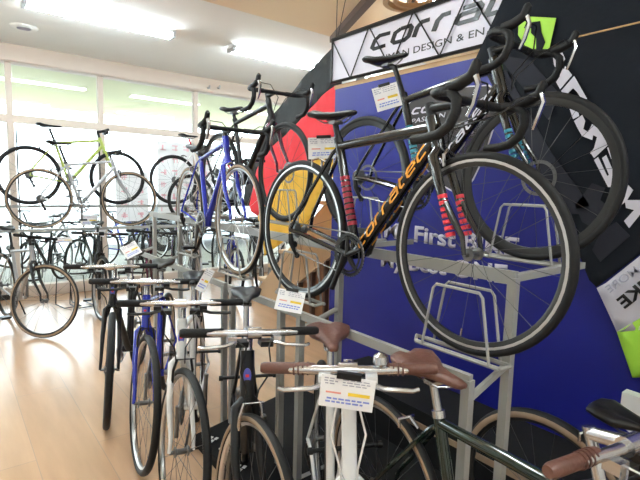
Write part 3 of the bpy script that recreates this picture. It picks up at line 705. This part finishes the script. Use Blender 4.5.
# --- bicycles near the window
gm = 'bicycles on the floor near the window'
M1 = bicycle('silver and black town bicycle at far left, its front wheel turned sideways', (.64, 4.90), -12, 0, steer=35, frame='grey_silver', fork='black', bar='flat', rim='rim_black', side='tan', group=gm, tw=.017, stand=True, detail=1)
MB().ring((-.33, 0, .52), .012, [(-.011, -.02), (.010, -.02), (.010, .02), (-.011, .02)], 16).build('rear_reflector', 'lamp_red', M1)
spec = [(1.22, 5.2, 12, 'black', 'black bicycle by the window, first to the right of the silver town bicycle', 14),
        (1.72, 5.15, 20, 'purple_black', 'dark red bicycle by the window, second right of the silver town bicycle', 20),
        (2.25, 5.1, 20, 'grey_silver', 'grey bicycle by the window below the tan-tyred wheel of the blue bicycle', -10),
        (2.75, 5.15, 24, 'blue', 'dark blue bicycle by the window, in the middle of the crowded row', 14),
        (3.3, 5.45, 24, 'black', 'black bicycle by the window seen between the rack posts', -16),
        (3.9, 5.6, 20, 'white', 'white bicycle by the window beside the tan staircase', 20),
        (.1, 5.6, 10, 'teal', 'dark teal bicycle cut off by the left edge before the window', 30)]
for x, y, t, c, lab, st in spec:
    bicycle(lab, (x, y), t, 0, steer=st, frame=c, bar='flat', rim='rim_silver', group=gm, tw=.018, detail=1, barcol='black' if c != 'black' else 'silver', hz=-.02)
# outside the glass
spec2 = [(.75, 7.05, 35, 'black', 'black bicycle parked just outside the glass directly behind the silver town bicycle', 10),
        (1.4, 7.1, 30, 'green_black', 'dark green bicycle parked just outside the glass below the grey front wheel', -12),
        (2.05, 7.05, 34, 'black', 'black bicycle parked just outside the glass between the two hanging rows', 15),
        (2.75, 7.1, 30, 'purple_black', 'dark red bicycle parked just outside the glass below the blue bicycle', 5),
        (3.45, 7.1, 30, 'black', 'black bicycle parked just outside the glass nearest the staircase', -5)]
for x, y, t, c, lab, st in spec2:
    bicycle(lab, (x, y), t, -.02, steer=st, frame=c, bar='flat', rim='rim_silver', group='bicycles parked outside the glass', tw=.018, detail=1, hz=-.02)
for x, y, t, c, lab in [(.3, 8.8, -80, 'teal', 'bluish bicycle parked outside the glass at the far left'), (1.7, 8.9, -70, 'grey_silver', 'grey bicycle parked outside the glass behind the town bicycle'),
                        (3.0, 8.8, -100, 'blue', 'blue bicycle parked outside behind the row of rack bicycles'), (4.4, 9.0, -75, 'black', 'black bicycle parked outside the glass behind the rack posts')]:
    bicycle(lab, (x, y), t, -.02, frame=c, bar='flat', rim='rim_silver', group='bicycles parked outside the glass', tw=.018, detail=1)

# ------------------------------------------------------------------ RACKS
def cradle(r, x, yc, z, L=.34, H=.23, m='rack'):
    g = MB()
    for s in (-1, 1):
        g.tube([(x + s * .028, yc - L / 2, z), (x + s * .028, yc + L / 2, z)], .008, 6)
        w = .10
        g.tube([(x + s * .034, yc - L * .40, z), (x + s * .034, yc - L * .29, z + H - .015), (x + s * .034, yc - L * .25, z + H), (x + s * .034, yc + L * .25, z + H), (x + s * .034, yc + L * .29, z + H - .015), (x + s * .034, yc + L * .40, z)], .0055, 6)
    for e in (-1, 1): g.tube([(x - .028, yc + e * L / 2, z), (x, yc + e * (L / 2 + .02), z + .01), (x + .028, yc + e * L / 2, z)], .007, 6)
    local(r, g).build('wheel_holder', m, r)
def rack(label, y0, y1, frames, cradles, xf=1.25, xm=1.48, xb=1.95, zf=.865, zm=1.165):
    r = empty('bicycle_rack', (xm, (y0 + y1) / 2, 0), 0, label, 'rack', 'grey steel two-tier display racks')
    sq = lambda a, b, w, h: local(r, MB().box((Vector(a) + Vector(b)) / 2, (abs(b[0] - a[0]) + w, abs(b[1] - a[1]) + (0 if a[1] != b[1] else w), abs(b[2] - a[2]) + h)))
    sq((xf, y0, zf), (xf, y1, zf), .02, .035).build('rail', 'rack', r, smooth=False)
    sq((xm, y0, zm), (xm, y1, zm), .02, .045).build('rail', 'rack', r, smooth=False)
    for y, rear, fr_ in frames:
        if fr_: local(r, MB().box((xf, y, zf / 2), (.03, .03, zf))).build('post', 'rack', r, smooth=False)
        if not rear: continue
        local(r, MB().box((xm, y, zm / 2), (.03, .03, zm))).build('post', 'rack', r, smooth=False)
        local(r, MB().tube([(xf, y, zf - .07), (xm, y, zf + .0)], .013, 6)).build('brace', 'rack', r)
        local(r, MB().box(((xm + xb + .05) / 2, y, zm), (xb + .05 - xm, .025, .025))).build('cross_bar', 'rack', r, smooth=False)
        local(r, MB().box(((xm + xf) / 2, y, .05), (xm - xf, .025, .025))).build('cross_bar', 'rack', r, smooth=False)
    for x, yc, z in cradles: cradle(r, x, yc, z)
rack('grey steel rack holding the two black road bicycles, nearest the camera', .80, 2.40, ((.81, 1, 1), (1.70, 1, 1), (1.86, 0, 1), (2.36, 0, 1)), [(1.37, .93, .893), (1.89, 1.0, 1.168), (1.37, 1.88, .893), (1.86, 1.96, 1.168)])
rack('grey steel rack module holding the bright blue bicycle', 2.44, 4.4, ((2.46, 0, 1), (3.7, 1, 0), (4.3, 1, 1)), [(1.39, 2.6, .893), (1.49, 3.54, .893), (1.83, 2.72, 1.195), (1.83, 3.70, 1.195)])
r = empty('bicycle_rack', (1.8, 6.3, 0), 0, 'steel rack at the window carrying the silver and lime bicycles', 'rack')
for x0 in (.2, 3.9): 
    for y_, zz in ((6.16, .88), (6.42, 1.14)): local(r, MB().box((x0, y_, zz / 2), (.03, .03, zz))).build('post', 'rack', r, smooth=False)
for y_, zz in ((6.16, .88), (6.40, 1.14)): local(r, MB().box((2.05, y_, zz), (3.8, .05, .03))).build('rail', 'rack', r, smooth=False)

# black wire wheel stands on the floor row
def wire_stand(x, y, rz, label, h=.45, w=.26, m='black'):
    r = empty('wheel_stand', (x, y, 0), rz, label, 'stand', 'black wire wheel stands on the floor')
    for s in (-1, 1):
        MB().tube([(s * .035, 0, .01), (s * .035, 0, h)], .006, 6).build('upright', m, r)
    MB().tube([(-w / 2, 0, h), (w / 2, 0, h)], .009, 8).build('top_bar', m, r)
    for s in (-1, 1): MB().tube([(s * w / 2, 0, h), (s * (w / 2 + .02), 0, h)], .014, 8).build('end_knob', m, r)
    MB().tube([(-.035, 0, .01), (-.05, -.3, .01), (.05, -.3, .01), (.035, 0, .01)], .006, 6).build('foot_loop', m, r)
for px, py, lab in ((248, 382, 'black wire wheel stand behind the badge-headed black bicycle'), (196, 357, 'black wire wheel stand behind the white flat-bar bicycle'), (345, 455, 'black wire wheel stand under the white city bicycle')):
    p = onZ(px, py, .42); wire_stand(p.x, p.y, -.45, lab)
for i, px in enumerate((64, 78)):
    p = onZ(px, 304, 0)
    r = empty('floor_hoop', (p.x, p.y, 0), .2, 'black wire hoop stand on the floor near the window, %s of two' % ('left' if i == 0 else 'right'), 'stand', 'wire hoops by the window')
    MB().tube([(-.09, 0, .02), (-.07, 0, .34), (.07, 0, .34), (.09, 0, .02)], .006, 6).build('hoop', 'black', r)
    MB().tube([(-.09, 0, .012), (-.09, -.25, .012), (.09, -.25, .012), (.09, 0, .012)], .006, 6).build('foot', 'black', r)

# black display box / mats on the floor below the rack
r = empty('display_mat', (1.45, 1.9, 0), 0, 'black plinth with small white marks on the floor below the rack', 'plinth')
c1 = onZ(190, 447, .06); c2 = onZ(221, 428, .06)
pl = [Vector((1.02, 2.36, .0)), Vector((1.85, 2.55, .0)), Vector((2.15, 1.2, 0)), (Vector((1.25, .45, 0))), Vector((1.0, 1.45, 0))]
local(r, MB().prism(pl, (0, 0, .06))).build('box', 'matte_black', r, smooth=False)
for px, py in ((212, 441), (222, 452), (240, 470)):
    p = onZ(px, py, .062)
    for dx, dy in ((0, 0), (.03, .01), (.012, .035)):
        local(r, MB().box(p + Vector((dx, dy, 0)), (.022, .016, .003), Matrix.Rotation(.5, 3, 'Z'))).build('white_mark', 'white', r, smooth=False)
# black case with gold trim behind the dark green bicycle
r = empty('black_case', (2.03, 1.25, 0), 0, 'long black case with worn gold strip on the floor against the blue panel', 'case')
MB().box((0, 0, .16), (.34, 1.9, .32)).build('body', 'matte_black', r, smooth=False)
MB().box((-.172, 0, .24), (.004, 1.7, .03)).build('gold_strip', 'tan_wall', r, smooth=False)
# white object at right edge
r = empty('white_bag', (2.05, .42, 0), 0, 'white and pale pink bag on a stool at the right edge below the lime banner', 'bag')
pts = plane_poly([(622, 392), (640, 398), (660, 405), (660, 450), (638, 440), (624, 428), (620, 408)], 2.05)
local(r, MB().prism(pts, (.05, 0, 0))).build('body', 'white', r, smooth=False)
p = onX(640, 435, 2.05)
local(r, MB().box((2.11, p.y - .03, (p.z - .02) / 2), (.10, .10, p.z - .02))).build('stool', 'black', r, smooth=False)

# ------------------------------------------------------------------ PRICE CARDS
def card(px, py, D, w, h, roll, label, yaw=0.0, clip=True, name='price_card', tilt=0.0):
    p = atD(px, py, D); n_ = (EYE - p).normalized(); nx = Vector((n_.x, n_.y, 0)).normalized()
    R = Matrix.Rotation(yaw, 3, 'Z')
    nx = R @ nx; X = Vector((-nx.y, nx.x, 0)); Z = Vector((0, 0, 1)); Z = (Z * math.cos(tilt) - nx * math.sin(tilt)); N = X.cross(Z)
    # X to the right as seen, roll in the card's own plane
    X2 = X * math.cos(roll) + Z * math.sin(roll); Z2 = -X * math.sin(roll) + Z * math.cos(roll)
    o = bpy.data.objects.new(name, None); col.objects.link(o); tag(o, label, 'price card', 'price cards clipped to the bicycles'); o.empty_display_size = .03
    M = Matrix((X2, -N, Z2)).transposed().to_4x4(); o.matrix_basis = Matrix.Translation(p) @ M   # local x right, y away, z up
    MB().box((0, 0, 0), (w, .002, h)).build('sheet', 'paper', o, smooth=False)
    g = MB(); rnd = random.Random(int(px))
    def row(z, x0, x1, hh, q):
        x = x0
        while x < x1 - .02: 
            l = rnd.uniform(.05, .12); q.box(((x + l / 2) * w, -.0016, z * h), (l * w, .0008, hh * h)); x += l + .025
    for z in (.40, .32, .24): row(z, -.42 if z < .3 else -.44, -.22, .035, g); row(z, -.10, .38, .028, g)
    g.build('printed_lines', 'ink_grey', o, smooth=False)
    g = MB(); row(-.22, -.36, .36, .05, g); row(-.32, -.38, .34, .05, g); g.build('blue_lines', 'ink_blue', o, smooth=False)
    MB().box((.22 * w, -.0016, -.03 * h), (.40 * w, .0008, .10 * h)).build('yellow_band', 'yellow', o, smooth=False)
    MB().box((-.25 * w, -.0016, -.03 * h), (.28 * w, .0008, .05 * h)).build('red_line', 'ink_red', o, smooth=False)
    if clip: MB().box((0, .002, h / 2 + .002), (w * .45, .014, .014)).build('clip', 'black', o, smooth=False)
    return o
card(324, 148, 2.22, .150, .100, .06, 'price card hanging under the saddle of the orange-lettered bicycle')
card(387, 97, 2.30, .125, .115, .30, 'price card below the highest saddle, before the blue panel', yaw=.1)
card(290, 301, 1.95, .115, .090, -.16, 'tilted price card between the black saddle and the grey rack rail', tilt=.5, yaw=-.1)
card(347, 393, 1.06, .123, .075, -.09, 'large white price card on the handlebar with the brown grips')
card(131, 250, 2.95, .10, .09, .5, 'small tilted price card beside a saddle at far left of the floor row', tilt=.5)
card(205, 280, 2.1, .04, .11, -.5, 'narrow price card turned nearly edge-on behind the white flat-bar bicycle', clip=False)
card(64, 166, 5.85, .16, .09, 0, 'price card on the silver-grey bicycle in the window', clip=False)
card(89, 220, 6.1, .20, .13, 0, 'blank-looking card below the wheel of the lime bicycle', clip=False)
card(100, 232, 5.9, .12, .10, -.3, 'card over the window row below the grey front wheel', clip=False)
card(64, 240, 5.3, .16, .06, 0, 'white and pink card above the silver town bicycle', clip=False)
